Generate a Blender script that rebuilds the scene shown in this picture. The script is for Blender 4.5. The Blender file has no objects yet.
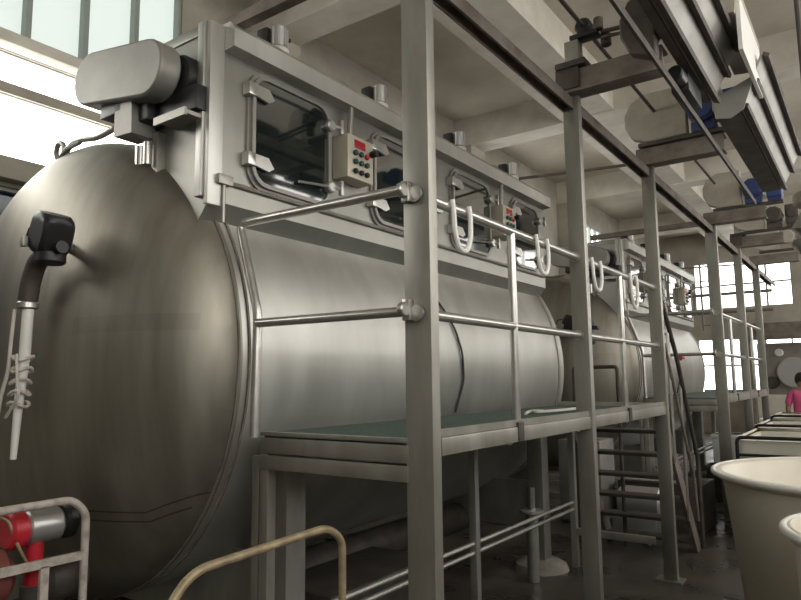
import bpy, bmesh, math, random
from mathutils import Vector, Matrix
random.seed(7)
PI = math.pi
scene = bpy.context.scene
col = scene.collection

# ------------------------------------------------------------------ materials
def mat(name, c, rough=.5, metal=0., c2=None, ns=4., stretch=(1,1,1), bump=0., bscale=40., emit=None, estr=0., coat=0., rvar=0., ior=None, detail=4., lo=.35, hi=.65, spec=None):
    m = bpy.data.materials.new(name); m.use_nodes = True
    nt = m.node_tree; n = nt.nodes; l = nt.links
    b = n['Principled BSDF']
    b.inputs['Base Color'].default_value = (*c, 1)
    b.inputs['Roughness'].default_value = rough
    b.inputs['Metallic'].default_value = metal
    if coat: b.inputs['Coat Weight'].default_value = coat; b.inputs['Coat Roughness'].default_value = .08
    if ior: b.inputs['IOR'].default_value = ior
    if spec is not None: b.inputs['Specular IOR Level'].default_value = spec
    if emit:
        b.inputs['Emission Color'].default_value = (*emit, 1); b.inputs['Emission Strength'].default_value = estr
    if c2 or bump or rvar:
        tc = n.new('ShaderNodeTexCoord'); mp = n.new('ShaderNodeMapping')
        mp.inputs['Scale'].default_value = stretch
        l.new(tc.outputs['Object'], mp.inputs['Vector'])
        no = n.new('ShaderNodeTexNoise'); no.inputs['Scale'].default_value = ns; no.inputs['Detail'].default_value = detail
        no.inputs['Roughness'].default_value = .6
        l.new(mp.outputs['Vector'], no.inputs['Vector'])
        if c2:
            r = n.new('ShaderNodeValToRGB')
            r.color_ramp.elements[0].position = lo; r.color_ramp.elements[1].position = hi
            r.color_ramp.elements[0].color = (*c, 1); r.color_ramp.elements[1].color = (*c2, 1)
            l.new(no.outputs['Fac'], r.inputs['Fac']); l.new(r.outputs['Color'], b.inputs['Base Color'])
        if rvar:
            mr = n.new('ShaderNodeMapRange'); mr.inputs['From Min'].default_value = .3; mr.inputs['From Max'].default_value = .7
            mr.inputs['To Min'].default_value = max(0, rough - rvar); mr.inputs['To Max'].default_value = rough + rvar
            l.new(no.outputs['Fac'], mr.inputs['Value']); l.new(mr.outputs['Result'], b.inputs['Roughness'])
        if bump:
            n2 = n.new('ShaderNodeTexNoise'); n2.inputs['Scale'].default_value = bscale; n2.inputs['Detail'].default_value = 3
            l.new(mp.outputs['Vector'], n2.inputs['Vector'])
            bp = n.new('ShaderNodeBump'); bp.inputs['Strength'].default_value = bump; bp.inputs['Distance'].default_value = .01
            l.new(n2.outputs['Fac'], bp.inputs['Height']); l.new(bp.outputs['Normal'], b.inputs['Normal'])
    return m

M = {}
M['steel'] = mat('brushed_stainless', (.48,.475,.44), .43, .85, (.60,.595,.56), 3., (1,1,.25), .03, 30, rvar=.05)
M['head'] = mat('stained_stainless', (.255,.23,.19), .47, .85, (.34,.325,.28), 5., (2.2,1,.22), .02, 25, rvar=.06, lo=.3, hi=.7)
M['panel'] = mat('casing_stainless', (.285,.28,.252), .42, .72, (.36,.355,.32), 2.5, (1,1,.4), rvar=.05)
M['post'] = mat('dull_stainless_tube', (.29,.28,.245), .42, .65, (.40,.39,.35), 5., (1,1,.3), rvar=.06)
M['rail'] = mat('polished_pipe', (.60,.59,.56), .28, .85, (.48,.47,.44), 9.)
M['iron'] = mat('dark_iron', (.055,.048,.042), .6, .3, (.10,.085,.07), 6.)
M['rust'] = mat('rusty_steel', (.16,.13,.105), .65, .35, (.26,.23,.20), 5.)
M['black'] = mat('black_plastic', (.012,.012,.013), .4)
M['rubber'] = mat('cable_rubber', (.03,.03,.03), .6)
M['mesh'] = mat('green_grating', (.035,.068,.052), .75, 0, (.075,.125,.10), 60., bump=.5, bscale=90)
M['glass'] = mat('dark_port_glass', (.008,.014,.014), .04, 0, ior=2.1, coat=.6)
M['glassg'] = mat('greenish_glass', (.05,.085,.08), .05, 0, ior=1.9, coat=.5)
M['white'] = mat('white_plastic', (.84,.83,.79), .45)
M['tub'] = mat('tub_plastic', (.70,.64,.53), .42, 0, (.76,.71,.60), 2.)
M['cream'] = mat('cream_panel', (.62,.60,.50), .5, 0, (.70,.68,.58), 3.)
M['boxbeige'] = mat('beige_control_box', (.50,.46,.37), .45, .2)
M['redled'] = mat('red_display', (.35,.01,.02), .25, emit=(.8,.04,.05), estr=.04)
M['red'] = mat('red_paint', (.50,.02,.035), .38)
M['redbrown'] = mat('red_oxide', (.16,.045,.035), .55)
M['blue'] = mat('blue_motor_paint', (.03,.05,.16), .4)
M['button'] = mat('dark_green_button', (.02,.07,.06), .4)
M['galv'] = mat('cast_aluminium', (.55,.55,.54), .38, .8)
M['rope'] = mat('white_rope', (.62,.58,.52), .8, bump=.4, bscale=150)
M['bentpipe'] = mat('yellowed_pipe', (.42,.34,.20), .5, .3, (.26,.20,.13), 14.)
M['hoop'] = mat('chipped_white_paint', (.50,.45,.40), .6, 0, (.30,.25,.21), 22., lo=.45, hi=.7)
M['guard'] = mat('guard_cover_metal', (.27,.26,.24), .5, .5, (.34,.33,.30), 3.)
M['guardw'] = mat('pale_guard_paint', (.42,.39,.33), .55, .1, (.34,.30,.24), 5.)
M['channel'] = mat('pale_channel_metal', (.36,.35,.325), .45, .5, (.27,.26,.235), 4.)
M['concrete'] = mat('plinth_concrete', (.30,.28,.24), .8, 0, (.20,.18,.155), 6., bump=.4)
M['wall'] = mat('aged_plaster', (.42,.39,.33), .85, 0, (.30,.275,.23), 1.3, bump=.1)
M['ceil'] = mat('stained_ceiling', (.60,.555,.47), .9, 0, (.42,.375,.31), .8, bump=.1, lo=.32, hi=.7)
M['beam'] = mat('beam_painted_light', (.72,.685,.61), .85, 0, (.45,.41,.345), 1.2, lo=.3, hi=.75)  # beams whitened against the slab: strong window light put into their colour
M['floor'] = mat('wet_concrete', (.045,.039,.033), .34, 0, (.095,.082,.068), 1.6, rvar=.16, bump=.15, bscale=14)
M['frame'] = mat('window_frame_paint', (.30,.33,.30), .55)
M['skin'] = mat('skin', (.30,.17,.11), .55)
M['hair'] = mat('black_hair', (.012,.010,.009), .5)
M['pink'] = mat('pink_cloth', (.75,.12,.30), .8)
M['trouser'] = mat('grey_cloth', (.16,.13,.12), .85)
M['foil'] = mat('silver_duct_foil', (.55,.54,.52), .42, .7, (.35,.34,.32), 9., bump=.8, bscale=12)
SKY = 1.0
def glow(name, c, s): return mat(name, (.5,.5,.5), .6, emit=c, estr=s)
M['day'] = glow('daylight_pane', (1.0,.98,.93), 5.2)
M['dayside'] = glow('daylight_pane_side', (1.0,.975,.93), 3.7)
M['dayfar'] = glow('daylight_pane_far', (1.0,.99,.96), 3.2)
M['curtain'] = glow('curtained_pane', (.62,.72,.66), .75)
M['bluepane'] = mat('dark_blue_pane', (.02,.03,.07), .1)

# stain lines with a shape of their own on the near head
def add_stains(m):
    nt = m.node_tree; n = nt.nodes; l = nt.links
    b = n['Principled BSDF']; src = b.inputs['Base Color'].links[0].from_socket
    tc = n.new('ShaderNodeTexCoord'); sp = n.new('ShaderNodeSeparateXYZ'); l.new(tc.outputs['Object'], sp.inputs['Vector'])
    def math_(op, a, bb=None):
        k = n.new('ShaderNodeMath'); k.operation = op
        for i, v in enumerate((a, bb)):
            if v is None: continue
            if isinstance(v, (int, float)): k.inputs[i].default_value = v
            else: l.new(v, k.inputs[i])
        return k.outputs[0]
    def band(z0, w, x0, x1, slope_from, slope):
        # |z - (z0 + slope*max(0,x-slope_from))| < w and x0 < x < x1
        rise = math_('MULTIPLY', math_('MAXIMUM', math_('SUBTRACT', sp.outputs['X'], slope_from), 0.), slope)
        d = math_('ABSOLUTE', math_('SUBTRACT', math_('SUBTRACT', sp.outputs['Z'], z0), rise))
        a = math_('LESS_THAN', d, w)
        return math_('MULTIPLY', math_('MULTIPLY', a, math_('GREATER_THAN', sp.outputs['X'], x0)), math_('LESS_THAN', sp.outputs['X'], x1))
    f = math_('MAXIMUM', band(1.055, .004, .60, 1.13, .94, .42), band(1.01, .004, .62, 1.08, .94, .42))
    f = math_('MULTIPLY', f, .65)
    nz = n.new('ShaderNodeTexNoise'); nz.inputs['Scale'].default_value = 9.
    l.new(tc.outputs['Object'], nz.inputs['Vector'])
    g = math_('MULTIPLY', band(1.935, .04, .62, 1.23, 9., 0.), math_('MULTIPLY', nz.outputs['Fac'], .22))
    f = math_('MAXIMUM', f, g)
    mx = n.new('ShaderNodeMixRGB'); l.new(f, mx.inputs['Fac']); l.new(src, mx.inputs['Color1']); mx.inputs['Color2'].default_value = (.09,.055,.035,1)
    l.new(mx.outputs['Color'], b.inputs['Base Color'])
add_stains(M['head'])

# ------------------------------------------------------------------ mesh kit
class MB:
    def __init__(s): s.bm = bmesh.new()
    def _hull(s, verts, faces):
        vs = [s.bm.verts.new(v) for v in verts]
        for f in faces:
            try: s.bm.faces.new([vs[i] for i in f])
            except ValueError: pass
        return vs
    def box(s, x0, x1, y0, y1, z0, z1, bev=0.):
        if x0 > x1: x0, x1 = x1, x0
        if y0 > y1: y0, y1 = y1, y0
        if z0 > z1: z0, z1 = z1, z0
        b = bmesh.new()
        bmesh.ops.create_cube(b, size=1, matrix=Matrix.Translation(((x0+x1)/2,(y0+y1)/2,(z0+z1)/2)) @ Matrix.Diagonal((x1-x0,y1-y0,z1-z0,1)))
        if bev: bmesh.ops.bevel(b, geom=b.edges[:], offset=bev, segments=2, profile=.6, affect='EDGES')
        s.merge(b); return s
    def merge(s, b, mtx=None):
        if mtx: bmesh.ops.transform(b, matrix=mtx, verts=b.verts[:])
        me = bpy.data.meshes.new('tmp'); b.to_mesh(me); b.free(); s.bm.from_mesh(me); bpy.data.meshes.remove(me)
    def prism(s, prof, axis, a, b):
        # prof: 2-D outline; axis x: (y,z), axis y: (x,z), axis z: (x,y)
        def P(p, t):
            return {'x': (t,p[0],p[1]), 'y': (p[0],t,p[1]), 'z': (p[0],p[1],t)}[axis]
        n = len(prof); v = [P(p,a) for p in prof] + [P(p,b) for p in prof]
        f = [tuple(range(n)), tuple(range(2*n-1, n-1, -1))] + [(i,(i+1)%n,n+(i+1)%n,n+i) for i in range(n)]
        s._hull(v, f); return s
    def ring(s, outer, inner, axis, a, b):
        def P(p, t):
            return {'x': (t,p[0],p[1]), 'y': (p[0],t,p[1]), 'z': (p[0],p[1],t)}[axis]
        n = len(outer)
        v = [P(p,a) for p in outer]+[P(p,a) for p in inner]+[P(p,b) for p in outer]+[P(p,b) for p in inner]
        f = []
        for i in range(n):
            j = (i+1)%n
            f += [(i,j,n+j,n+i),(2*n+i,3*n+i,3*n+j,2*n+j),(i,2*n+i,2*n+j,j),(n+i,n+j,3*n+j,3*n+i)]
        s._hull(v, f); return s
    def tube(s, pts, r, seg=10, fillet=0., cap=True):
        pts = [Vector(p) for p in pts]
        if fillet:
            out = [pts[0]]
            for i in range(1, len(pts)-1):
                a, p, c = pts[i-1], pts[i], pts[i+1]
                d = min(fillet, (a-p).length*.45, (c-p).length*.45)
                p0 = p+(a-p).normalized()*d; p1 = p+(c-p).normalized()*d
                for k in range(7):
                    t = k/6; out.append(p0*(1-t)**2 + p*2*t*(1-t) + p1*t*t)
            out.append(pts[-1]); pts = out
        n = len(pts); rr = r if isinstance(r, (list, tuple)) else [r]*n
        if len(rr) != n: rr = [rr[0]]*n
        up = None; rings = []
        for i in range(n):
            t = (pts[min(i+1,n-1)]-pts[max(i-1,0)])
            t = t.normalized() if t.length > 1e-9 else Vector((0,0,1))
            if up is None:
                up = t.cross(Vector((0,0,1)) if abs(t.z) < .9 else Vector((1,0,0))).normalized()
            else:
                up = (up - t*up.dot(t)); up = up.normalized() if up.length > 1e-6 else t.orthogonal().normalized()
            w = t.cross(up)
            rings.append([s.bm.verts.new(pts[i] + (up*math.cos(2*PI*k/seg)+w*math.sin(2*PI*k/seg))*rr[i]) for k in range(seg)])
        for i in range(n-1):
            for k in range(seg):
                s.bm.faces.new((rings[i][k], rings[i][(k+1)%seg], rings[i+1][(k+1)%seg], rings[i+1][k]))
        if cap:
            s.bm.faces.new(rings[0][::-1]); s.bm.faces.new(rings[-1])
        return s
    def lathe(s, prof, c, axis='z', seg=48):
        # prof: (radius, height) pairs from one pole/rim to the other
        rings = []
        for (r, h) in prof:
            row = []
            if r < 1e-6:
                row = [s.bm.verts.new(s._ax(0, 0, h, c, axis))]
            else:
                for k in range(seg):
                    a = 2*PI*k/seg; row.append(s.bm.verts.new(s._ax(r*math.cos(a), r*math.sin(a), h, c, axis)))
            rings.append(row)
        for A, B in zip(rings, rings[1:]):
            for k in range(seg):
                j = (k+1)%seg
                if len(A) == 1 and len(B) == 1: continue
                if len(A) == 1: s.bm.faces.new((A[0], B[k], B[j]))
                elif len(B) == 1: s.bm.faces.new((A[k], A[j], B[0]))
                else: s.bm.faces.new((A[k], A[j], B[j], B[k]))
        for R_, rev in ((rings[0], True), (rings[-1], False)):
            if len(R_) > 1: s.bm.faces.new(R_[::-1] if rev else R_)
        return s
    def _ax(s, u, v, h, c, axis):
        return {'z': (c[0]+u,c[1]+v,c[2]+h), 'y': (c[0]+u,c[1]+h,c[2]+v), 'x': (c[0]+h,c[1]+u,c[2]+v)}[axis]
    def cyl(s, c, r, h, axis='z', seg=24, bev=0.):
        b = min(bev, r*.4, h*.4)
        prof = [(r, 0), (r, h)] if not b else [(r-b,0),(r,b),(r,h-b),(r-b,h)]
        return s.lathe(prof, c, axis, seg)
    def build(s, name, m, parent=None, smooth=35):
        bmesh.ops.recalc_face_normals(s.bm, faces=s.bm.faces[:])
        off = Vector((0,0,0)); p = parent
        while p is not None: off += Vector(p.location); p = p.parent
        bmesh.ops.translate(s.bm, vec=-off, verts=s.bm.verts[:])
        me = bpy.data.meshes.new(name); s.bm.to_mesh(me); s.bm.free()
        for p in me.polygons: p.use_smooth = True
        me.set_sharp_from_angle(angle=math.radians(smooth))
        me.materials.append(M[m] if isinstance(m, str) else m)
        o = bpy.data.objects.new(name, me); col.objects.link(o); o.parent = parent
        return o

def single(mb, name, m, loc, label, cat, group=None, kind=None):
    """a thing that is one mesh, origin at loc"""
    bmesh.ops.translate(mb.bm, vec=-Vector(loc), verts=mb.bm.verts[:])
    o = mb.build(name, m); o.location = loc; tag(o, label, cat, group, kind); return o
def tag(o, label=None, cat=None, group=None, kind=None):
    if label: o['label'] = label
    if cat: o['category'] = cat
    if group: o['group'] = group
    if kind: o['kind'] = kind
    return o
def thing(name, loc, label, cat, group=None):
    o = bpy.data.objects.new(name, None); o.location = loc; col.objects.link(o); o.empty_display_size = .1
    return tag(o, label, cat, group)
def struct(name, mb, m, label=None):
    o = mb.build(name, m); o['kind'] = 'structure'
    if label: o['label'] = label
    return o
def copy_tree(o, parent=None):
    c = o.copy(); col.objects.link(c); c.parent = parent
    for ch in [x for x in list(bpy.data.objects) if x.parent == o]: copy_tree(ch, c)
    return c
def copy_thing(o, d, label, group=None):
    c = copy_tree(o); c.location = Vector(o.location) + Vector(d); c['label'] = label
    if group: c['group'] = group
    return c
def rrect(cx, cy, w, h, r, n=6):
    out = []
    for (sx, sy, a0) in ((1,1,0),(-1,1,90),(-1,-1,180),(1,-1,270)):
        for k in range(n+1):
            a = math.radians(a0+90*k/n)
            out.append((cx+sx*(w/2-r)+r*math.cos(a), cy+sy*(h/2-r)+r*math.sin(a)))
    return out
def stadium(cx, cy, L, h, tilt=0., n=12):
    r = h/2; out = []
    for k in range(n+1):
        a = -PI/2+PI*k/n; out.append((L/2-r+r*math.cos(a), r*math.sin(a)))
    for k in range(n+1):
        a = PI/2+PI*k/n; out.append((-L/2+r+r*math.cos(a), r*math.sin(a)))
    c, s = math.cos(tilt), math.sin(tilt)
    return [(cx+x*c-y*s, cy+x*s+y*c) for x, y in out]

# ------------------------------------------------------------------ camera
f_px = 662.; yaw = math.radians(35.42); pitch = math.radians(6.98); roll = math.radians(-.68)
fw = Vector((-math.sin(yaw)*math.cos(pitch), math.cos(yaw)*math.cos(pitch), math.sin(pitch)))
r0 = Vector((math.cos(yaw), math.sin(yaw), 0)); u0 = r0.cross(fw)
r_ = r0*math.cos(roll)+u0*math.sin(roll); u_ = -r0*math.sin(roll)+u0*math.cos(roll)
cam = bpy.data.cameras.new('camera'); co = bpy.data.objects.new('camera', cam); col.objects.link(co)
R = Matrix((r_, u_, -fw)).transposed()
co.matrix_world = Matrix.Translation((0,0,1.65)) @ R.to_4x4()
cam.sensor_width = 36; cam.lens = f_px/801*36; cam.clip_start = .05; cam.clip_end = 100
scene.camera = co

# ------------------------------------------------------------------ room
XL, XR, YN, YF, ZC = -5.6, 3.4, -5.0, 22.0, 6.1
struct('floor', MB().box(XL-.3, XR+.3, YN-.3, YF+.3, -.2, 0), 'floor')
struct('ceiling', MB().box(XL-.3, XR+.3, YN-.3, YF+.3, ZC, ZC+.2), 'ceil')
def wall_with_holes(name, axis, pos, th, a0, a1, z1, holes, m='wall'):
    """vertical wall in the plane x=pos or y=pos with rectangular holes (a0,a1,z0,z1)"""
    mb = MB(); cuts = sorted({a0, a1, *[h[0] for h in holes], *[h[1] for h in holes]})
    for p, q in zip(cuts, cuts[1:]):
        zs = [0.]
        for h in sorted([h for h in holes if h[0] <= p+1e-6 and h[1] >= q-1e-6], key=lambda h: h[2]):
            zs += [h[2], h[3]]
        zs.append(z1)
        for k in range(0, len(zs), 2):
            if zs[k+1]-zs[k] > 1e-4:
                if axis == 'x': mb.box(pos, pos+th, p, q, zs[k], zs[k+1])
                else: mb.box(p, q, pos, pos+th, zs[k], zs[k+1])
    bmesh.ops.remove_doubles(mb.bm, verts=mb.bm.verts[:], dist=1e-5)
    return struct(name, mb, m)
wn = [0]
def window(axis, pos, a0, a1, z0, z1, nx, nz, pane, inward, bar=.05, frame_mat='frame'):
    wn[0] += 1
    root = bpy.data.objects.new('window_%d' % wn[0], None); col.objects.link(root); root['kind'] = 'structure'
    fr = MB(); d = .08
    def bx(mb, p, q, r, s, t0, t1):
        if axis == 'x': mb.box(pos+t0, pos+t1, p, q, r, s)
        else: mb.box(p, q, pos+t0, pos+t1, r, s)
    for k in range(nx+1):
        a = a0+(a1-a0)*k/nx; w = bar if 0 < k < nx else bar*1.4
        lo = max(a0, a-w/2); hi = min(a1, a+w/2); bx(fr, lo, hi, z0, z1, 0, d*inward)
    for k in range(nz+1):
        z = z0+(z1-z0)*k/nz; w = bar
        bx(fr, a0, a1, max(z0, z-w/2), min(z1, z+w/2), 0, d*.8*inward)
    fr.build('window_frame', frame_mat, root)
    p = MB(); bx(p, a0, a1, z0, z1, -.03*inward, -.01*inward); p.build('pane', pane, root)
    return root
# left wall: near bay of windows behind the first vessel, small one far off
Lh = [(-2.5,4.0,4.50,5.75),(-2.5,4.0,4.12,4.385),(-2.5,4.0,3.46,4.03),(-2.5,4.0,1.6,3.25),(15.9,17.1,4.9,5.5),(9.0,12.5,3.6,5.2)]
wall_with_holes('wall_left', 'x', XL, -.3, YN, YF, ZC, Lh)
window('x', XL-.1, -2.5, 4.0, 4.50, 5.75, 13, 1, 'curtain', 1, .05)
window('x', XL-.1, -2.5, 4.0, 4.12, 4.385, 2, 1, 'day', 1, .015)
window('x', XL-.1, -2.5, 4.0, 3.46, 4.03, 2, 1, 'day', 1, .015)
window('x', XL-.1, -2.5, 4.0, 1.6, 3.25, 5, 2, 'bluepane', 1, .06)
window('x', XL-.1, 15.9, 17.1, 4.9, 5.5, 3, 1, 'dayfar', 1)
window('x', XL-.1, 9.0, 12.5, 3.6, 5.2, 4, 2, 'dayfar', 1)
struct('trim_1', MB().box(XL, XL+.16, -2.5, 4.0, 4.385, 4.49, .02), 'beam')
struct('trim_2', MB().box(XL, XL+.14, -2.6, 4.1, 3.28, 3.46, .01), 'wall')
# right wall: tall windows along the aisle
Rh = [(-4.5+4.2*k, -1.3+4.2*k, 2.5, 5.95) for k in range(6)]
wall_with_holes('wall_right', 'x', XR, .3, YN, YF, ZC, Rh)
for h in Rh: window('x', XR+.1, *h, 3, 3, 'dayside', -1, .07)
# far wall
Fh = [(-4.4,-1.75,3.72,5.15),(-4.4,-2.62,1.2,2.8),(-.8,2.0,3.4,5.2),(-2.55,-1.2,2.5,2.85)]
wall_with_holes('wall_far', 'y', YF, .3, XL, XR, ZC, Fh)
window('y', YF+.1, *Fh[0], 4, 2, 'dayfar', -1, .05)
window('y', YF+.1, *Fh[1], 3, 2, 'dayfar', -1, .05)
window('y', YF+.1, *Fh[2], 3, 2, 'dayfar', -1, .05)
window('y', YF+.1, *Fh[3], 2, 1, 'dayfar', -1, .04)
Nh = [(-1.0,3.0,3.4,5.6)]
wall_with_holes('wall_near', 'y', YN, -.3, XL, XR, ZC, Nh)
window('y', YN-.1, *Nh[0], 4, 3, 'curtain', 1, .07)  # unseen window behind the camera, lights the beam faces; pane glow kept weak
# concrete beams under the slab
t = 1
for y in (5.36, 9.95, 14.5, 19.0):
    t += 1; struct('trim_%d' % (t+1), MB().box(XL, XR, y-.42, y, ZC-.5, ZC), 'beam')
for x0, x1 in ((-3.65,-2.85), (.9,1.5)):
    t += 1; struct('trim_%d' % (t+1), MB().box(x0, x1, YN, YF, ZC-.48, ZC), 'beam')
# roof-light upstand that shows top right
# wall piers on the left wall
for y in (5.15, 9.74, 14.29, 18.79):
    t += 1; struct('trim_%d' % (t+1), MB().box(XL, XL+.35, y-.25, y+.25, 0, ZC-.5), 'wall')

# ------------------------------------------------------------------ dyeing vessel
CX, CZ, RV, Y0 = -3.76, 1.775, 1.30, 2.15
def belt_guard_unit(root, yc, x0, x1, zc, th, h, tilt, m='guard'):
    c = stadium((x0+x1)/2, zc, x1-x0, h, tilt)
    inner = stadium((x0+x1)/2, zc, x1-x0-.03, h-.03, tilt)
    g = MB(); g.prism(c, 'y', yc, yc+th)
    o = g.build('belt_guard', m, root, 50)
    mod = o.modifiers.new('b', 'BEVEL'); mod.width = .012; mod.segments = 2; mod.limit_method = 'ANGLE'
    return o
def machine():
    root = thing('dyeing_vessel', (CX, Y0, 0), 'large stainless steel horizontal dyeing vessel with domed end nearest the camera', 'dyeing machine')
    L = 4.0
    # shell with far dome
    prof = [(RV, 0), (RV, L)]
    for k in range(1, 9):
        a = PI/2*k/8; prof.append((RV*math.cos(a) if k < 8 else 0, L+.5*math.sin(a)))
    MB().lathe(prof, (CX, Y0, CZ), 'y', 96).build('vessel_shell', 'steel', root, 40)
    hp = []
    for k in range(0, 17):
        a = PI/2*(1-k/16)
        hp.append((RV*math.cos(a) if k else 0, -.5*math.sin(a)**.9 if k < 16 else 0))
    hp.append((RV, .03))
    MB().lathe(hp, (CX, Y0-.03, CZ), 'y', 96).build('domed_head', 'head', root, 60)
    fl = MB()
    for y, r, w in ((Y0-.03, RV+.006, .012), (Y0+.035, RV+.008, .012)):
        n = 96
        o_ = [(CX+r*math.cos(2*PI*k/n), CZ+r*math.sin(2*PI*k/n)) for k in range(n)]
        i_ = [(CX+(RV-.02)*math.cos(2*PI*k/n), CZ+(RV-.02)*math.sin(2*PI*k/n)) for k in range(n)]
        fl.ring(o_, i_, 'y', y, y+w)
    fl.build('rim_flange', 'rust', root)
    # second ring near the far end
    b = MB(); n = 96; r = RV+.01
    b.ring([(CX+r*math.cos(2*PI*k/n), CZ+r*math.sin(2*PI*k/n)) for k in range(n)], [(CX+(RV-.02)*math.cos(2*PI*k/n), CZ+(RV-.02)*math.sin(2*PI*k/n)) for k in range(n)], 'y', Y0+L-.1, Y0+L-.06)
    b.build('shell_band', 'post', root)
    # casing on top
    XF, XB, YA, YB = -2.59, -3.12, 2.03, 6.12
    cs = MB().prism([(XF,3.42),(XF,2.545),(XF-.11,2.41),(-2.9,2.32),(-3.12,2.6),(XB,3.42)], 'y', YA, YB)
    cs.build('casing', 'panel', root, 20)
    MB().box(XB-.02, XF-.01, YA-.01, YB, 3.42, 3.475, .006).build('top_cover', 'panel', root)
    # near-end corner trims
    MB().box(XF-.07, XF-.02, YA-.035, YA, 2.56, 3.47, .006).box(XF-.02, XF+.015, YA-.02, YA+.07, 2.52, 3.47, .006).build('corner_post', 'steel', root)
    MB().prism([(XF-.02,3.335),(XF+.085,3.345),(XF+.085,3.445),(XF+.05,3.485),(XF-.02,3.485)], 'y', YA+.07, YB).build('cornice', 'steel', root, 20)
    lg = MB().tube([(XF+.012,YA+.08,2.652),(XF+.012,YB-.05,2.652)], .013, 8)
    lg.build('ledge_pipe', 'post', root)
    MB().box(XF, XF+.04, YA+.03, YA+.12, 2.63, 2.68, .004).tube([(XF+.02,YA+.075,2.64),(XF+.02,YA+.075,2.44)], .010, 8).build('drip_pipe', 'post', root)
    # port windows
    for i, (yc, w) in enumerate(((2.585,.62),(3.63,.62),(4.63,.62),(5.66,.56))):
        zc, h = 2.985, .62
        fr = MB().ring(rrect(yc, zc, w, h, .11), rrect(yc, zc, w-.045, h-.045, .09), 'x', XF, XF+.035)
        fr.ring(rrect(yc, zc, w+.035, h+.035, .12), rrect(yc, zc, w-.005, h-.005, .11), 'x', XF, XF+.015)
        fo = fr.build('port_window', 'guard', root, 30)
        MB().prism(rrect(yc, zc, w-.04, h-.04, .09), 'x', XF+.004, XF+.026).build('glass', 'glass', fo)
        for sz in (1, -1):
            z = zc+sz*.19+.01
            hg = MB().box(XF, XF+.055, yc-w/2-.045, yc-w/2+.01, z-.035, z+.035, .008)
            hg.prism([(yc-w/2+.0,z-.03),(yc-w/2+.10,z-.045),(yc-w/2+.14,z-.02),(yc-w/2+.10,z+.03),(yc-w/2+.0,z+.03)], 'x', XF+.035, XF+.052)
            hg.build('hinge', 'rail', fo)
            cl = MB().cyl((XF+.02, yc+w/2-.02, z-.01), .035, .045, 'x', 12, .008)
            cl.tube([(XF+.05,yc+w/2-.02,z-.01),(XF+.075,yc+w/2+.05,z-.01)], .012, 8)
            cl.box(XF+.06, XF+.085, yc+w/2+.035, yc+w/2+.06, z-.05, z+.04, .005)
            cl.build('clamp', 'rail' if i else 'galv', fo)
        MB().tube([(XF+.05,yc+.02,zc-.22),(XF+.055,yc+w/2-.04,zc-.19)], .008, 8).build('latch_handle', 'rail', fo)
    # control boxes
    for yc in (3.07, 5.12):
        bx_ = MB().box(XF, XF+.12, yc-.125, yc+.125, 2.87, 3.14, .008).build('control_box', 'boxbeige', root)
        xf = XF+.12
        MB().box(xf, xf+.006, yc-.06, yc+.04, 3.065, 3.115, .002).build('display', 'redled', bx_)
        for a in range(3):
            for zz, mm in ((3.03,'button'),(2.975,'button'),(2.915,'black')):
                if a == 2 and zz == 3.03: mm = 'red'
                MB().cyl((xf, yc-.06+a*.055, zz), .017, .022, 'x', 12, .004).build('push_button', mm, bx_)
        MB().cyl((xf, yc+.10, 3.06), .022, .05, 'x', 12, .005).build('switch_knob', 'black', bx_)
        MB().tube([(XF+.05,yc-.03,3.13),(XF+.06,yc-.02,3.36),(XF+.05,yc-.06,3.50),(XF-.10,yc-.12,3.515)], .018, 8, .07).build('conduit', 'post', bx_)
    MB().box(XF, XF+.03, 4.06, 4.17, 2.90, 3.02, .01).build('switch_plate', 'white', root)
    # roof valves
    for yc in (2.50, 3.44, 4.50, 5.47):
        v = MB().cyl((-2.60, yc, 3.47), .058, .05, 'z', 16, .008).build('roof_valve', 'white', root)
        b = MB().cyl((-2.60, yc, 3.52), .045, .13, 'z', 14, .01)
        for k in range(8):
            a = PI*2*k/8; b.box(-2.60+.045*math.cos(a)-.005, -2.60+.045*math.cos(a)+.005, yc+.045*math.sin(a)-.005, yc+.045*math.sin(a)+.005, 3.53, 3.64)
        b.build('valve_body', 'galv', v)
        MB().box(-2.71, -2.63, yc-.07, yc+.03, 3.475, 3.64, .01).tube([(-2.66,yc+.02,3.6),(-2.60,yc+.09,3.61)], .012).build('valve_switch', 'black', v)
    # circulation motor and belt cover over the near dome
    belt_guard_unit(root, 1.82, -3.52, -2.70, 3.265, .12, .295, -.17)
    mt = MB().cyl((-2.76, 1.95, 3.20), .11, .10, 'y', 24, .01)
    mt.box(-2.93, -2.60, 1.95, 2.03, 2.99, 3.12, .01)
    mt.build('motor', 'black', root)
    MB().box(-3.30, -3.10, 1.86, 1.98, 3.07, 3.15, .008).box(-3.20, -2.93, 1.90, 2.03, 3.00, 3.14, .01).build('motor_mount', 'black', root)
    MB().prism([(-3.16,3.13),(-3.01,3.13),(-3.0,2.93),(-3.16,2.94)], 'y', 1.86, 2.0).build('gear_housing', 'guard', root)
    MB().cyl((-2.99, 1.95, 2.78), .022, .12, 'z', 12).cyl((-3.08, 1.97, 2.78), .03, .12, 'z', 12).build('coupling_rod', 'rail', root)
    MB().box(-2.85, -2.62, 1.90, 2.03, 2.955, 2.975).box(-2.85, -2.60, 1.885, 1.90, 2.935, 2.975).box(-3.00, -2.95, 1.98, 2.03, 2.70, 2.96, .004).build('motor_shelf', 'post', root)
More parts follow.
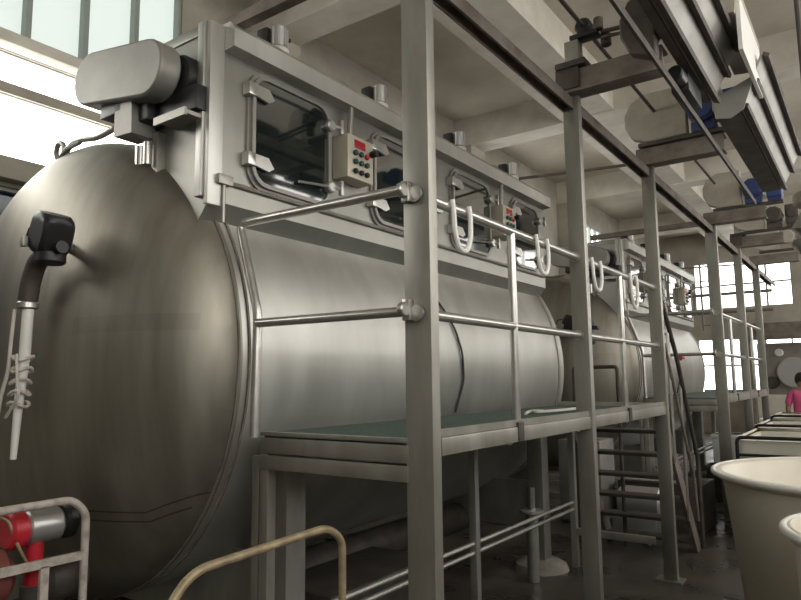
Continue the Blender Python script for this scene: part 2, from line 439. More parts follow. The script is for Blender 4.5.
    # lifting loop of bent rod
    MB().tube([(-3.985,2.02,2.96),(-4.02,1.99,3.07),(-3.97,1.98,3.13),(-3.90,1.98,3.10),(-3.92,1.99,3.02),(-3.80,1.97,3.08),(-3.66,1.96,3.07),(-3.50,1.96,3.04),(-3.36,1.98,3.07)], .016, 8, .06).tube([(-3.99,1.96,2.93),(-3.93,1.95,2.93),(-3.80,1.93,3.03),(-3.68,1.96,3.06)], .014, 8, .05).build('lifting_loop', 'post', root)
    # feeler valve on the dome
    fv = MB().tube([(-3.13,1.52,2.31),(-3.27,1.76,2.335)], .026, 14).tube([(-3.19,1.62,2.32),(-3.205,1.65,2.322)], .034, 14).build('stub_pipe', 'rail', root)
    ac = MB(); bb = bmesh.new(); bmesh.ops.create_uvsphere(bb, u_segments=20, v_segments=14, radius=.1)
    for v in bb.verts:
        v.co = Vector((max(-.078,min(.078,v.co.x*1.1)), max(-.075,min(.075,v.co.y*1.1)), max(-.095,min(.098,v.co.z*1.3))))
    ac.merge(bb, Matrix.Translation((-3.15,1.56,2.365)) @ Matrix.Rotation(.35, 4, 'Y'))
    ac.cyl((-3.15, 1.56, 2.22), .07, .06, 'z', 16, .01).cyl((-3.12,1.56,2.29),.03,.08,'x',12)
    ac.tube([(-3.24,1.54,2.42),(-3.30,1.53,2.41),(-3.34,1.53,2.34)], .008)
    ac.build('actuator', 'black', fv)
    MB().box(-3.235, -3.20, 1.455, 1.48, 2.30, 2.35, .004).build('actuator_plate', 'post', fv)
    MB().tube([(-3.17,1.56,2.28),(-3.27,1.56,2.25),(-3.325,1.56,2.16),(-3.345,1.56,2.06)], [.045]*40, 14, .04).build('elbow', 'iron', fv)
    MB().cyl((-3.345,1.56,2.02), .050, .035, 'z', 16, .006).cyl((-3.345,1.56,2.06), .042, .03, 'z', 16, .006).build('collar', 'rail', fv)
    # saddle legs
    for yy in (2.45, 5.58):
        MB().box(-2.60, -2.46, yy, yy+.14, 0.03, 1.36, .006).box(-5.02, -4.90, yy, yy+.14, .03, 1.5, .006).box(-5.0, -2.5, yy+.03, yy+.10, .35, .75).build('saddle_leg', 'post', root)
        MB().lathe([(.24,0),(.22,.05),(.14,.09),(0,.09)], (-2.53, yy+.07, 0), 'z', 20).build('plinth', 'concrete', root)
    # underslung pipe and pump body
    MB().tube([(CX+.4,2.6,.36),(CX+.4,5.7,.36)], .13, 20).build('return_pipe', 'iron', root)
    # instrument cable down the flank
    pts = []
    for (y, z) in ((3.86,2.43),(3.93,2.33),(4.06,2.16),(4.16,2.02),(4.22,1.85),(4.24,1.65),(4.18,1.42)):
        pts.append((CX+math.sqrt(max(.01,(RV+.012)**2-(z-CZ)**2)), y, z))
    MB().tube(pts, .008, 8, .05).build('cable', 'rubber', root)
    return root
v1 = machine()
v2 = copy_thing(v1, (0, 6.62, 0), 'second stainless dyeing vessel, beyond the gap behind the nearest vessel', None)
#v3 = copy_thing(v1, (0, 13.2, 0), 'third stainless dyeing vessel, farthest along the row near the end wall')

# hose and rope hanging from the dome valve
h_ = thing('drain_hose', (-3.335, 1.56, 1.30), 'pale hose hanging straight down from the black valve on the near dome', 'hose')
MB().tube([(-3.335,1.56,2.02),(-3.345,1.56,1.8),(-3.380,1.56,1.55),(-3.400,1.56,1.30)], [.026,.026,.021,.015], 12).build('hose_body', 'white', h_)
rp = thing('tied_rope', (-3.400, 1.52, 1.16), 'thin white rope knotted around the hanging pale hose on the dome', 'rope')
MB().tube([(-3.385,1.52,2.02),(-3.395,1.515,1.85),(-3.390,1.51,1.72),(-3.430,1.50,1.60),(-3.470,1.50,1.40),(-3.510,1.50,1.22),(-3.530,1.50,1.19)], .009, 8, .05).tube([(-3.330,1.515,1.80),(-3.300,1.51,1.68),(-3.270,1.51,1.60),(-3.330,1.51,1.55),(-3.390,1.51,1.50)], .007, 8, .04).build('loose_end', 'rope', rp)
k_ = MB()
for i in range(5):
    z = 1.78-.055*i; c = Vector((-3.36-.005*i,1.56,z))
    k_.tube([c+Vector((.045*math.cos(a),.045*math.sin(a),.012*math.sin(2*a+i))) for a in [2*PI*q/14 for q in range(15)]], .008, 6)
k_.build('knot', 'rope', rp)

# ------------------------------------------------------------------ walkway
def walkway():
    root = thing('steel_walkway', (-1.9, 2.15, 0), 'nearest raised steel walkway with green deck and tall square posts', 'platform')
    XO, w = -1.445, .125
    ys = (2.245, 4.03, 5.85)             # near faces of posts: y .. y-w
    ny = (2.115, 3.935, 5.745)
    PX0 = XO-.10
    for yv in ny:
        pw = .13 if yv < 3 else .105
        p = MB().box(XO-pw, XO, yv+.128, yv+.19, 0.008, 3.66, .004).build('post', 'post', root)
        MB().box(XO-.17, XO+.04, yv+.08, yv+.24, 0, .01).build('foot_plate', 'post', p)
    XI = -2.40
    # deck
    MB().box(XI-.02, XO-.03, 2.26, 5.86, 1.375, 1.412).build('deck_grating', 'mesh', root)
    fr = MB()
    fr.box(XO-.035, XO-.02, 2.33, 5.88, 1.42, 1.452).build('deck_edging', 'post', root)
    MB().box(XO-.10, XO-.012, 2.33, 5.88, 1.345, 1.418, .004).build('edge_beam', 'post', root)
    MB().box(XI-.03, XO-.12, 2.24, 2.27, 1.398, 1.418, .003).box(XI-.03, XO-.12, 2.24, 2.29, 1.318, 1.390, .003).box(XI-.03, XO-.12, 2.235, 2.29, 1.243, 1.308, .003).build('end_beam', 'post', root)
    MB().box(XI, XO-.12, 5.84, 5.90, 1.33, 1.445, .003).build('end_beam', 'post', root)
    MB().box(XI, XI+.05, 2.30, 5.83, 1.34, 1.40).build('inner_beam', 'post', root)
    for yv in (3.0, 3.93, 4.9):
        MB().box(XI, XO-.05, yv, yv+.05, 1.33, 1.385).build('joist', 'post', root)
    # inner legs
    for yv in (2.12, 4.03, 5.83):
        x = XI-.035 if yv < 3 else -2.32
        if yv < 3: yv = 2.245
        MB().box(x, x+.055, yv, yv+.055, .0, 1.345, .004).build('inner_leg', 'post', root)
    MB().box(XI-.095, XI-.045, 2.25, 2.29, .0, 1.30, .004).build('inner_leg', 'post', root)
    for z in (.50, .56):
        MB().tube([(-2.29, 2.17, z), (-2.29, 5.83, z)], .015, 8).build('lower_brace', 'post', root)
    MB().box(-2.27, XO-.15, 5.83, 5.87, .28, .34, .004).build('cross_brace', 'post', root)
    # guard rails on the aisle side, pipe bays between posts
    for a, b in ((ny[0]+.20, ny[1]+.12), (ny[1]+.20, ny[2]+.12)):
        for z, r in ((2.425,.024),(1.925,.022)):
            MB().tube([(XO-.06,a,z),(XO-.06,b,z)], r, 14).build('guard_rail', 'rail', root)
        ym = (a+b)/2 + (-.06)
        MB().tube([(XO-.06,ym,2.425),(XO-.06,ym,1.40)], .022, 14).build('stanchion', 'rail', root)
        MB().box(XO-.075, XO-.005, ym-.09, ym-.03, 1.35, 1.44, .004).build('stanchion_clip', 'iron', root)
    for yv in ny:
        for z in (2.425, 1.925):
            MB().cyl((XO-.06, yv+.108, z), .034, .012, 'y', 16).build('rail_socket', 'rail', root)
    # end rail across the deck, with bent corner leg
    ye = 2.19
    XK = -2.36
    MB().tube([(XO-.10,ye,2.44),(XK-.185,ye,2.445),(XK-.01,2.16,1.98),(XK,2.14,1.40)], .022, 14, .05).build('end_rail', 'rail', root)
    MB().tube([(XO-.10,ye,1.93),(XK,2.15,1.93)], .021, 14).build('end_rail', 'rail', root)
    for z in (2.44, 1.94):
        MB().box(XO-.12, XO-.085, ye+.02, ye+.05, z-.045, z+.045, .004).cyl((XO-.115, ye, z), .030, .03, 'x', 16, .005).build('rail_socket', 'rail', root)
    # overhead
    MB().box(XO-.11, XO-.03, 2.0, 8.44, 3.47, 3.483).box(XO-.11, XO-.10, 2.0, 8.44, 3.41, 3.47).box(XO-.04, XO-.03, 2.0, 8.44, 3.41, 3.47).build('overhead_beam', 'rust', root)
    for yv, xe in ((ny[0], -.89), (ny[1], -.89), (ny[2], -.86)):
        y_ = yv+.06
        MB().box(XO-.12, xe, y_, y_+.015, 3.50, 3.645).box(XO-.12, xe, y_+.015, y_+.14, 3.63, 3.645).box(XO-.12, xe, y_+.015, y_+.14, 3.50, 3.515).build('crossbeam', 'rust', root)
    MB().box(-2.98, XO-.15, ny[0]+.04, ny[0]+.10, 3.50, 3.56).build('crossbeam', 'rust', root)
    MB().tube([(-2.62, 5.55, 3.52),(XO-.10, 5.80, 3.52)], .014, 8).build('tie_bar', 'rust', root)
    MB().box(XO-.11, XO+.09, ny[1]+.03, ny[1]+.23, 3.66, 3.70, .004).box(XO-.115, XO+.04, ny[1]+.045, ny[1]+.06, 3.52, 3.66, .004).build('cap_plate', 'iron', root)
    MB().box(XO-.06, XO+.035, ny[1]+.08, ny[1]+.17, 3.70, 3.86, .006).build('post_stub', 'post', root)
    return root
w1 = walkway()
w2 = copy_thing(w1, (0, 6.445, 0), 'farther raised steel walkway with green deck, beside the second vessel')

# stubby bearings and the line shaft
def bearing(x, y, z, label):
    r = thing('shaft_bearing', (x, y, z), label, 'bearing', 'bearings along the overhead line shaft')
    MB().box(x-.09, x+.09, y-.05, y+.05, z, z+.03, .005).cyl((x, y-.05, z+.075), .055, .10, 'y', 18, .01).build('bearing_block', 'black', r)
    MB().cyl((x+.1, y-.03, z+.02), .03, .08, 'z', 12, .005).cyl((x+.12, y+.05, z-.06), .035, .08, 'z', 12, .005).build('grease_cup', 'iron', r)
    return r
bearing(-1.375, 4.06, 3.862, 'dark shaft bearing on top of the tall post under the first crossbeam')
s_ = MB().tube([(-1.375,1.0,3.937),(-1.375,8.4,3.937)], .014, 10)
single(s_, 'line_shaft', 'iron', (-1.40, 4.7, 3.94), 'thin dark steel shaft running lengthwise above the walkway posts', 'shaft')
s_ = MB().tube([(-1.27,4.06,3.88),(-.91,4.06,3.85)], .014, 10).tube([(-1.27,4.06,3.84),(-.91,4.06,3.81)], .012, 10)
single(s_, 'drive_rods', 'iron', (-1.0, 3.94, 3.8), 'pair of short dark rods reaching from the bearing to the conveyor', 'rod')

# winch drives on the crossbeams
def winch(x0, x1, y, zb, mguard, mmotor, label, motors=True):
    r = thing('winch_drive', ((x0+x1)/2, y, zb), label, 'motor drive', 'winch drives above the walkways')
    L = x1-x0; h = .43
    g = MB(); out = [(x0+.16,zb),(x1,zb),(x1,zb+h),(x0+.16,zb+h),(x0+.05,zb+h-.06),(x0,zb+h-.16),(x0,zb+.16),(x0+.05,zb+.05)]
    g.prism(out, 'y', y, y+.09)
    o = g.build('belt_guard', mguard, r, 50); md = o.modifiers.new('b','BEVEL'); md.width = .012; md.segments = 2; md.limit_method = 'ANGLE'
    if not motors:
        MB().cyl((x1-.06, y+.09, zb+.2), .05, .12, 'y', 16, .01).box(x0+.05, x1-.02, y+.09, y+.14, zb+.30, zb+.36).build('bracket', 'iron', r)
        return r
    m = MB().cyl((x1+.12, y-.06, zb+.18), .11, .30, 'y', 20, .02)
    for k in range(10):
        a = PI*2*k/10
        m.box(x1+.12+.11*math.cos(a)-.006, x1+.12+.11*math.cos(a)+.006, y-.04, y+.20, zb+.18+.11*math.sin(a)-.006, zb+.18+.11*math.sin(a)+.006)
    m.box(x1+.03, x1+.21, y, y+.2, zb, zb+.08, .006)
    m.build('motor', mmotor, r)
    m2 = MB().box(x1+.26, x1+.42, y-.02, y+.18, zb+.04, zb+.30, .015).cyl((x1+.34, y-.05, zb+.17), .06, .04, 'y', 18, .006)
    m2.box(x1+.27, x1+.41, y, y+.16, zb, zb+.05)
    m2.build('gearbox', mmotor, r)
    MB().box(x0+.1, x1+.42, y+.02, y+.10, zb-.03, zb).build('base_rail', 'iron', r)
    return r
wa = winch(-1.08, -.88, 3.80, 3.50, 'iron', 'iron', 'dark drive cover at the end of the nearest crossbeam, beside the first trough', False)
wb = winch(-1.63, -1.12, 5.74, 3.68, 'guardw', 'blue', 'pale rounded drive cover with blue motor on the second crossbeam')
wc = winch(-1.55, -1.13, 8.60, 3.68, 'guardw', 'blue', 'grey rounded drive cover with two blue motors, at the second walkway')
wd = winch(-1.50, -1.10, 10.33, 3.70, 'guardw', 'iron', 'smaller dark drive on the crossbeam between the two blue-motored and farthest ones')
we = winch(-1.50, -1.10, 12.15, 3.70, 'guardw', 'guardw', 'farthest and smallest pale drive, seen against the bright end window')
# post-D crossbeam
#single(MB().box(-1.65, -.45, 8.50, 8.64, 3.50, 3.55).box(-1.65,-.45,8.50,8.515,3.42,3.5), 'crossbeam', 'rust', (-1.0, 8.57, 3.42), 'rusty crossbeam carrying the grey cover and two blue motors', 'beam')

# conveyor troughs
def trough(y0, y1, x, zb, label, plate=True, wl=.14):
    r = thing('conveyor_trough', (x, (y0+y1)/2, zb), label, 'conveyor', 'overhead conveyor troughs')
    t = .02
    prof = [(x-wl,zb),(x+.06,zb),(x+.22,zb+.34),(x+.20,zb+.34),(x+.05,zb+t),(x-wl+.02,zb+t),(x-wl+.02,zb+.30),(x-wl,zb+.30)]
    MB().prism(prof, 'y', y0, y1).build('trough_body', 'channel', r, 20)
    for k, f in enumerate((.0,.5,1.0)):
        px, pz = x+.06+.16*f, zb+.34*f
        MB().prism([(px-.005,pz-.01),(px+.035,pz-.028),(px+.045,pz-.005),(px+.005,pz+.018)], 'y', y0, y1).build('side_rib', 'iron', r, 20)
    MB().box(x-wl+.01, x+.04, y0+.05, y1-.05, zb-.02, zb).build('belt_underside', 'iron', r)
    if plate:
        MB().prism([(x-.12,zb-.07),(x-.02,zb-.09),(x+.07,zb-.04),(x+.16,zb+.20),(x-.13,zb+.08)], 'y', y0-.015, y0).build('end_plate', 'guard', r)
    return r
trough(1.9, 5.05, -.85, 3.63, 'nearest ribbed conveyor trough, running out of the top edge of the picture', False, .02)
single(MB().box(-.885,-.865,1.8,7.6,3.42,3.47,.004), 'guide_rail', 'iron', (-.87,4.7,3.42), 'dark narrow rail running lengthwise just below the conveyor troughs', 'rail')
single(MB().box(-.93,-.82,4.35,4.75,3.472,3.60,.01).cyl((-.87,4.2,3.54),.05,.15,'y',16,.01), 'belt_motor', 'black', (-.87,4.5,3.475), 'black motor box sitting on the dark rail below the nearest trough', 'motor')
trough(5.25, 7.95, -.70, 3.635, 'second ribbed conveyor trough, with a grey plate on its near end')
# hood boxes riding on the troughs
hd = thing('conveyor_hood', (-.46, 4.75, 4.05), 'pale box hood beside the top of the nearest conveyor trough', 'hood')
MB().prism([(-.72,4.02),(-.56,4.00),(-.53,4.20),(-.60,4.34),(-.70,4.34)], 'y', 4.55, 5.6).build('hood_shell', 'guardw', hd, 20)
MB().box(-.555,-.53,4.6,5.55,3.76,4.14).build('side_panel', 'white', hd)

# hanging hose loops on the top guard rail
def loop(y, r, L, label):
    x = -1.445-.06
    t_ = MB()
    pts = [(x+.028,y-r,2.45),(x+.034,y-r,2.40),(x+.036,y-r*.95,2.425-L*.6),(x+.036,y-r*.55,2.425-L*.92),(x+.036,y,2.425-L),(x+.036,y+r*.55,2.425-L*.92),(x+.036,y+r*.95,2.425-L*.6),(x+.034,y+r,2.40),(x+.028,y+r,2.45)]
    t_.tube(pts, .012, 8, .05)
    return single(t_, 'hose_loop', 'white', (x, y, 2.42), label, 'hose loop', 'white loops hanging from the top guard rail')
loop(2.56, .075, .20, 'white plastic loop on the top rail just right of the nearest post')
loop(3.46, .075, .19, 'white plastic loop on the top rail just left of the second post')
loop(4.36, .085, .19, 'white plastic loop on the top rail just right of the second post')
loop(5.20, .08, .24, 'white plastic loop on the top rail left of the third post')
# rope on deck
single(MB().tube([(-1.92,4.12,1.425),(-1.98,4.30,1.43),(-1.90,4.42,1.43),(-2.02,4.40,1.43),(-1.90,4.25,1.43),(-1.86,4.5,1.43),(-1.84,4.85,1.43),(-1.80,5.05,1.43)], .010, 8, .05), 'rope', 'rope', (-1.9, 4.4, 1.42), 'short tangled white rope lying on the green deck', 'rope')

# ------------------------------------------------------------------ stairs down from the walkway
st = thing('access_stairs', (-1.95, 6.4, 0), 'steep dark steel stairs going down behind the third walkway post', 'stairs')
for k in range(6):
    y = 6.0+.165*k; z = 1.20-.215*k
    MB().box(-2.34, -1.53, y, y+.20, z-.03, z, .004).build('tread', 'iron', st)
for x in (-2.36, -1.52):
    MB().prism([(5.93,1.34),(6.08,1.34),(7.10,.0),(6.93,.0)], 'x', x-.015, x+.015).build('stringer', 'rust', st)
MB().tube([(-1.48,5.95,2.42),(-1.48,6.45,1.85),(-1.48,7.06,.86),(-1.48,7.06,.02)], .020, 10, .06).build('handrail', 'iron', st)
MB().tube([(-1.48,6.05,1.95),(-1.48,6.85,.70),(-1.48,6.92,.3)], .014, 8, .04).build('handrail', 'rust', st)
for y, z0, z1 in ((6.62,.35,1.58),(6.25,.9,2.05)):
    MB().tube([(-1.50,y,z0),(-1.50,y,z1)], .015, 10).build('baluster', 'rail', st)

# machinery clutter in the gap under / beyond the stairs
pp = thing('pump_cabinet', (-2.9, 7.6, 0), 'grey pump cabinet on the floor behind the stairs', 'pump')
MB().box(-3.1,-2.6,7.5,8.0,.05,.95,.02).build('cabinet','guard',pp)
MB().cyl((-2.35,7.35,.35), .16, .45, 'x', 24, .03).box(-2.4,-1.95,7.2,7.5,0,.2,.01).build('pump_body','galv',pp)
MB().box(-2.95,-2.75,7.55,7.75,.95,1.12,.01).build('cabinet_lid','blue',pp)
tk = thing('low_tank', (-2.0, 8.0, 0), 'low dark steel trough on the floor beyond the stairs', 'tank')
MB().box(-2.5,-1.6,7.75,8.4,.0,.5,.01).build('tank_body','iron',tk)
MB().tube([(-1.75,7.7,.53),(-2.45,7.7,.53)],.02).build('rim_pipe','rail',tk)
single(MB().tube([(-1.95,6.95,.02),(-2.05,7.15,.03),(-2.25,7.12,.03),(-2.4,7.02,.02)], .02, 8, .08), 'loose_hose', 'white', (-2.2,7.1,0), 'white hose piece lying on the wet floor below the stairs', 'hose')
# gate frame between the vessels
single(MB().tube([(-2.14,6.8,0),(-2.14,6.8,1.77),(-2.60,6.8,1.77),(-2.60,6.8,0)], .020, 8, .04), 'gate_frame', 'iron', (-2.37,6.8,0), 'small dark bent pipe frame between the first and second vessels', 'frame')
vm = thing('valve_motor', (-2.56, 7.06, 0), 'black valve motor cluster behind the second post at mid rail height', 'valve')
MB().box(-2.66,-2.46,7.0,7.14,2.02,2.20,.02).cyl((-2.52,6.95,2.25),.06,.16,'y',14,.01).box(-2.7,-2.4,7.02,7.1,2.18,2.22,.01).build('motor_block','black',vm)
MB().cyl((-2.56,7.06,1.92),.045,.1,'z',14,.01).tube([(-2.56,7.06,0),(-2.56,7.06,1.94)],.03).build('pipe','rail',vm)

# ------------------------------------------------------------------ under the near vessel
ht = thing('heat_exchanger', (-3.0, 3.6, 0), 'dark box-shaped heat exchanger in shade beneath the nearest vessel', 'heat exchanger')
MB().box(-3.20,-2.65,3.0,4.1,.10,.42,.02).build('body','iron',ht)
MB().box(-3.2,-3.1,3.1,3.2,0,.1).box(-3.2,-3.1,3.9,4.0,0,.1).box(-3.0,-2.9,3.1,3.2,0,.1).box(-3.0,-2.9,3.9,4.0,0,.1).build('feet','iron',ht)
MB().cyl((-2.85,3.2,.25),.09,.06,'x',18,.01).build('flange','rust',ht)
fp = thing('floor_pipe', (-2.35, 4.9, 0), 'short upright valve pipe on the floor near the inner leg', 'pipe')
MB().cyl((-2.42,5.25,.0),.05,.55,'z',16,.005).cyl((-2.42,5.25,.55),.10,.025,'z',20,.004).build('riser','post',fp)
MB().cyl((-2.42,5.25,.575),.03,.18,'z',12).build('spindle','rail',fp)

# ------------------------------------------------------------------ foreground bottom
tr = thing('trolley_handle', (-1.7, 1.6, 0), 'yellowed bent pipe trolley handle in the bottom foreground', 'trolley')
MB().tube([(-1.70,1.15,.0),(-1.70,1.20,.98),(-1.70,1.30,1.095),(-1.70,1.90,1.115),(-1.70,1.99,1.06),(-1.70,1.99,.0)], .0145, 14, .07).build('handle_pipe', 'bentpipe', tr)
MB().tube([(-1.70,1.17,.35),(-1.70,1.99,.35)], .012, 12).build('crossbar', 'bentpipe', tr)
MB().box(-2.05,-1.72,1.2,1.9,.30,.34,.01).build('trolley_bed', 'iron', tr)
hp = thing('guard_frame', (-2.886, 1.4, 0), 'chipped whitish bent pipe guard frame around the red-flanged pump', 'frame')
MB().tube([(-2.886,1.0,0),(-2.886,1.0,1.14),(-2.886,1.06,1.15),(-2.886,1.58,1.155),(-2.886,1.645,1.09),(-2.886,1.645,0)], .017, 14, .06).build('hoop', 'hoop', hp)
MB().box(-2.895,-2.877,1.0,1.64,.895,.93).build('crossbar', 'hoop', hp)
MB().box(-2.895,-2.877,1.455,1.49,.0,.90).build('upright', 'hoop', hp)
pu = thing('booster_pump', (-3.03, 1.5, 0), 'silver pump motor with red flanges behind the chipped guard frame', 'pump')
MB().cyl((-3.03,1.44,1.04), .072, .17, 'y', 28, .02).build('motor_can', 'galv', pu)
MB().cyl((-3.03,1.375,1.04), .080, .075, 'y', 28, .012).build('red_collar', 'red', pu)
MB().cyl((-3.03,1.605,1.05), .082, .06, 'y', 20, .015).build('fan_cover', 'black', pu)
MB().cyl((-3.03,1.50,.78), .036, .20, 'z', 20, .01).cyl((-3.03,1.50,.86), .055, .02, 'z', 20, .005).build('red_riser', 'red', pu)
MB().cyl((-3.03,1.52,.80), .095, .20, 'y', 24, .03).cyl((-3.03,1.50,.0), .05, .80, 'z', 20).build('pump_casing', 'iron', pu)
MB().cyl((-3.05,1.18,.86), .11, .22, 'y', 24, .03).build('volute', M['redbrown'], pu)
MB().tube([(-3.0,1.30,1.12),(-2.98,1.36,1.10),(-2.96,1.40,.98),(-2.98,1.45,.90)], .007, 8, .05).build('lead', 'bentpipe', pu)

# ------------------------------------------------------------------ tubs and trolleys in the aisle
def tub(x, y, r, h, label):
    o = thing('plastic_tub', (x, y, 0), label, 'tub', 'white plastic tubs in the aisle')
    pr = [(0,0),(r*.80,0),(r*.83,.03),(r*.97,h-.04),(r*1.0,h-.04),(r*1.04,h-.02),(r*1.04,h),(r*.98,h+.008),(r*.95,h-.01),(r*.80,.05),(0,.045)]
    MB().lathe(pr, (x,y,0), 'z', 72).build('tub_body', 'tub', o, 50)
    rr = MB(); n = 72
    rr.tube([(x+r*1.03*math.cos(2*PI*k/n), y+r*1.03*math.sin(2*PI*k/n), h-.006) for k in range(n+1)], .016, 10)
    rr.build('rolled_rim', 'white', o, 60)
    return o
tub(-.04, 4.60, .80, 1.10, 'large cream-white round plastic tub, its whole left side in view')
tub(.115, 2.95, .43, 1.10, 'smaller white round tub cut off by the right edge, in front of the large tub')

def cart(x0, x1, y0, y1, z1, label):
    o = thing('cloth_trolley', ((x0+x1)/2, (y0+y1)/2, 0), label, 'trolley', 'cream cloth trolleys down the aisle')
    t = .03; b = MB(); z0 = .22
    b.box(x0,x1,y0,y1,z0,z0+t).box(x0,x0+t,y0,y1,z0,z1).box(x1-t,x1,y0,y1,z0,z1).box(x0,x1,y0,y0+t,z0,z1).box(x0,x1,y1-t,y1,z0,z1)
    b.build('bin', 'cream', o)
    MB().tube([(x0-.02,y0-.03,z0),(x0-.02,y0-.03,z1+.03),(x1+.02,y0-.03,z1+.03),(x1+.02,y0-.03,z0)], .018, 8, .06).tube([(x0-.02,y0-.03,z1-.14),(x1+.02,y0-.03,z1-.14)], .014, 8).build('end_frame', 'black', o)
    MB().tube([(x0-.02,y0-.03,z1+.02),(x0-.02,y1,z1+.02),(x1+.02,y1,z1+.02),(x1+.02,y0,z1+.02)], .014, 8).build('rim_frame', 'cream', o)
    MB().box(x0+.05,x1-.05,y0+.1,y1-.1,z1-.30,z1-.06,.05).build('cloth_load', 'white', o)
    for xx in (x0+.08, x1-.08):
        for yy in (y0+.12, y1-.12):
            MB().cyl((xx-.02,yy,.09), .09, .04, 'x', 16, .01).box(xx-.03,xx+.03,yy-.03,yy+.03,.12,z0).build('caster','black',o)
    return o
cart(-1.17, -.17, 7.5, 8.8, 1.02, 'nearest cream trolley with black pipe frame, just beyond the large tub')
cart(-1.26, -.26, 9.45, 10.8, 1.02, 'cream trolley with black frame, second one down the aisle beyond the tub')
cart(-1.30, -.30, 11.4, 12.7, 1.04, 'cream trolley farthest down the aisle, in front of the end wall')

# small items standing around the second walkway's underside
for i, (x, y, w, d, h, m, lb) in enumerate(((-2.2,11.6,.5,.5,.75,'white','white plastic crate on the floor under the far walkway, left one'),(-1.75,13.6,.45,.6,.9,'white','white crate standing on the floor past the farther walkway'),(-2.0,10.0,.6,.4,.45,'iron','dark steel box on the floor under the farther walkway'))):
    b = MB().box(x,x+w,y,y+d,0,h,.02)
    b.box(x-.02,x+w+.02,y-.02,y+d+.02,h-.06,h,.01)
    single(b, 'storage_crate', m, (x+w/2,y+d/2,0), lb, 'crate')
single(MB().cyl((-2.35,10.4,1.95), .05, .06, 'y', 14, .01).tube([(-2.35,10.46,1.95),(-2.35,10.7,1.95)],.02), 'red_valve_knob', 'red', (-2.35,10.4,1.95), 'small red valve knob on the side of the second vessel', 'valve')

# far end machine
fm = thing('winding_machine', (-1.6, 19.5, 0), 'dark round-drummed machine against the end wall behind the person', 'machine')
MB().box(-2.45,-.3,19.3,20.3,1.2,2.50,.03).build('frame_body','guard',fm)
MB().box(-2.5,-.2,19.1,20.4,0,1.2,.02).build('front_panel','cream',fm)
MB().cyl((-1.65,19.15,1.75), .38, .2, 'y', 32, .03).build('drum','galv',fm)
MB().cyl((-2.15,19.2,1.5), .16, .15, 'y', 24, .02).build('drum','iron',fm)
MB().cyl((-1.95,19.2,2.25), .10, .12, 'y', 20, .02).build('lamp_wheel','white',fm)
# dark lintel beam at the far end
single(MB().box(-2.6,1.5,18.2,18.5,2.55,2.95,.01), 'gantry_beam', 'rust', (-.5,18.35,2.55), 'dark horizontal beam across the aisle above the end machine', 'beam')
for x in (-2.55, 1.4):
    single(MB().box(x,x+.12,18.28,18.4,0,2.55,.005), 'gantry_post', 'rust', (x+.06,18.34,0), 'steel post holding the dark beam across the aisle, ' + ('left one' if x < 0 else 'right one, out past the trolleys'), 'post', 'gantry posts')
# cross pipes between the far walkway and left wall
for z, lb in ((2.9,'lower'),(3.25,'upper')):
    single(MB().tube([(-5.5,14.0,z),(-1.45,14.0,z)], .03, 8), 'wall_pipe', 'rust', (-3.5,14.0,z), lb + ' of two thin horizontal pipes crossing behind the second vessel', 'pipe')
# ladder-like level gauge
lg_ = MB().tube([(-2.5,13.1,2.5),(-2.5,13.1,3.75)], .018).tube([(-2.3,13.1,2.5),(-2.3,13.1,3.75)], .018)
for k in range(5): lg_.tube([(-2.5,13.1,2.6+.27*k),(-2.3,13.1,2.6+.27*k)], .012)
single(lg_, 'ladder', 'rust', (-2.4,13.1,2.5), 'narrow steel ladder rising behind the second vessel', 'ladder')

# foil duct and hanging parts by the right edge
du = thing('foil_duct', (-.55, 8.4, 3.0), 'crumpled silver duct bundle hanging by the right edge under the trough', 'duct')
pts = [(-.35,7.0,3.12),(-.38,7.05,3.03),(-.34,7.05,2.93),(-.38,7.0,2.84),(-.35,7.0,2.74)]
MB().tube(pts, [.10,.15,.12,.16,.09], 18).build('duct_tube','foil',du)
MB().cyl((-.33,7.0,3.20), .17, .12, 'z', 24, .02).cyl((-.33,7.0,3.10),.07,.12,'z',16).build('duct_hood','guardw',du)
MB().tube([(-.33,7.0,3.3),(-.33,7.0,5.6)], .02, 8).build('hanger_rod','iron',du)
MB().box(-.7,.1,6.96,7.04,5.6,6.1).build('hanger_bracket','iron',du)

# ------------------------------------------------------------------ person
def skin_body(name, joints, edges, radii, m, parent, root_i=0, sub=2):
    me = bpy.data.meshes.new(name); me.from_pydata([tuple(Vector(j)-parent.location) for j in joints], edges, [])
    o = bpy.data.objects.new(name, me); col.objects.link(o); o.parent = parent
    sk = o.modifiers.new('skin','SKIN'); sk.use_smooth_shade = True
    for i, v in enumerate(me.skin_vertices[0].data):
        r = radii[i]; v.radius = r if isinstance(r, tuple) else (r, r); v.use_root = (i == root_i)
    o.modifiers.new('sub','SUBSURF').levels = sub; o.modifiers['sub'].render_levels = sub
    me.materials.append(M[m]); return o
px, py = -1.06, 13.4
pe = thing('person', (px, py, 0), 'person in a bright pink top standing in the aisle at the right edge', 'person')
H = lambda x, y, z: (px+x, py+y, z)
J = [H(0,0,.90), H(0,0,1.08), H(0,-.01,1.28), H(0,0,1.40), H(0,.0,1.47), H(0,-.01,1.53), H(0,-.02,1.62),
     H(-.17,0,1.34), H(-.23,-.02,1.10), H(-.19,-.16,.92), H(-.17,-.23,.88), H(.17,0,1.34), H(.23,0,1.10), H(.20,-.12,.90), H(.18,-.19,.86),
     H(-.09,0,.84), H(-.10,0,.47), H(-.10,.02,.09), H(-.11,-.13,.035), H(.09,0,.84), H(.10,0,.47), H(.10,.02,.09), H(.11,-.13,.035)]
E_ = [(0,1),(1,2),(2,3),(3,4),(4,5),(5,6),(3,7),(7,8),(8,9),(9,10),(3,11),(11,12),(12,13),(13,14),(0,15),(15,16),(16,17),(17,18),(0,19),(19,20),(20,21),(21,22)]
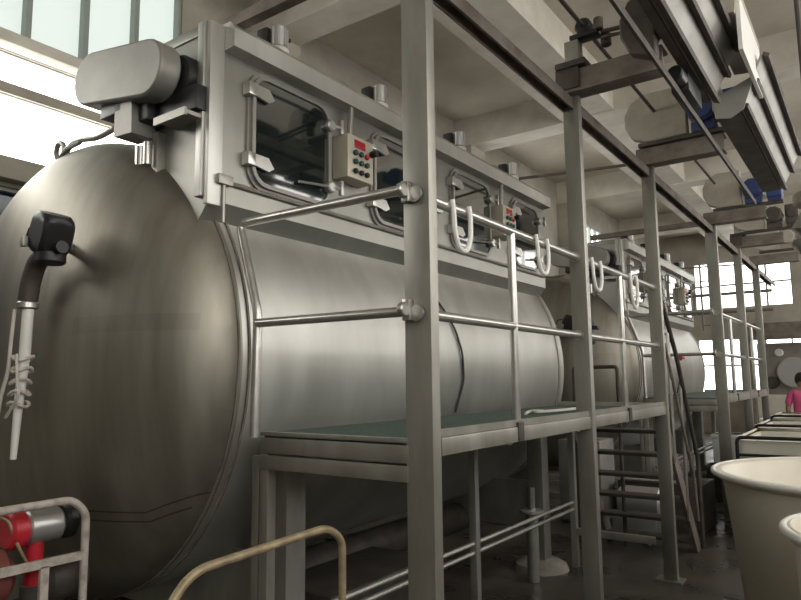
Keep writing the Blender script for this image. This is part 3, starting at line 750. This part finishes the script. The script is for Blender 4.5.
Rr = [(.14,.10),(.125,.09),(.15,.10),(.09,.07),.05,.075,.085,.055,.042,.032,.03,.055,.042,.032,.03,.085,.06,.042,.04,.085,.06,.042,.04]
skin_body('body', J, E_, Rr, 'skin', pe)
def fing(sx):
    for k in range(5):
        base = Vector(H(sx*.17+(k-2)*.016*sx, -.24, .87)); d = Vector((0,-.05,-.015))
        if k == 4: base = Vector(H(sx*.12, -.20, .88)); d = Vector((-sx*.02,-.04,.005))
        MB().tube([base, base+d*(.8+.15*(2-abs(k-2))), base+d*1.3+Vector((0,0,-.03))], [.010,.009,.007], 8).build('finger', 'skin', pe)
fing(-1); fing(1)
J2 = [H(0,0,.86), H(0,0,1.08), H(0,-.01,1.28), H(0,0,1.385), H(-.17,0,1.34), H(-.225,-.01,1.14), H(.17,0,1.34), H(.225,0,1.14)]
skin_body('pink_top', J2, [(0,1),(1,2),(2,3),(3,4),(4,5),(3,6),(6,7)], [(.165,.12),(.15,.11),(.17,.12),(.11,.085),.07,.058,.07,.058], 'pink', pe)
J3 = [H(0,0,.92), H(-.09,0,.82), H(-.10,0,.47), H(-.10,.02,.10), H(.09,0,.82), H(.10,0,.47), H(.10,.02,.10)]
skin_body('trousers', J3, [(0,1),(1,2),(2,3),(0,4),(4,5),(5,6)], [(.16,.12),.10,.075,.06,.10,.075,.06], 'trouser', pe)
hb = MB(); b_ = bmesh.new(); bmesh.ops.create_uvsphere(b_, u_segments=20, v_segments=14, radius=1)
hb.merge(b_, Matrix.Translation(H(0,.015,1.60)) @ Matrix.Diagonal((.098,.105,.125,1)))
hb.cyl(H(0,.10,1.48), .04, .12, 'z', 12, .02)
hb.build('hair', 'hair', pe)

# ------------------------------------------------------------------ light and colour
w = bpy.data.worlds.new('world'); scene.world = w; w.use_nodes = True
w.node_tree.nodes['Background'].inputs['Color'].default_value = (.75,.85,1,1)
w.node_tree.nodes['Background'].inputs['Strength'].default_value = .3
vs = scene.view_settings
vs.view_transform = 'Standard'; vs.look = 'None'; vs.gamma = 1; vs.use_curve_mapping = False; vs.exposure = .28
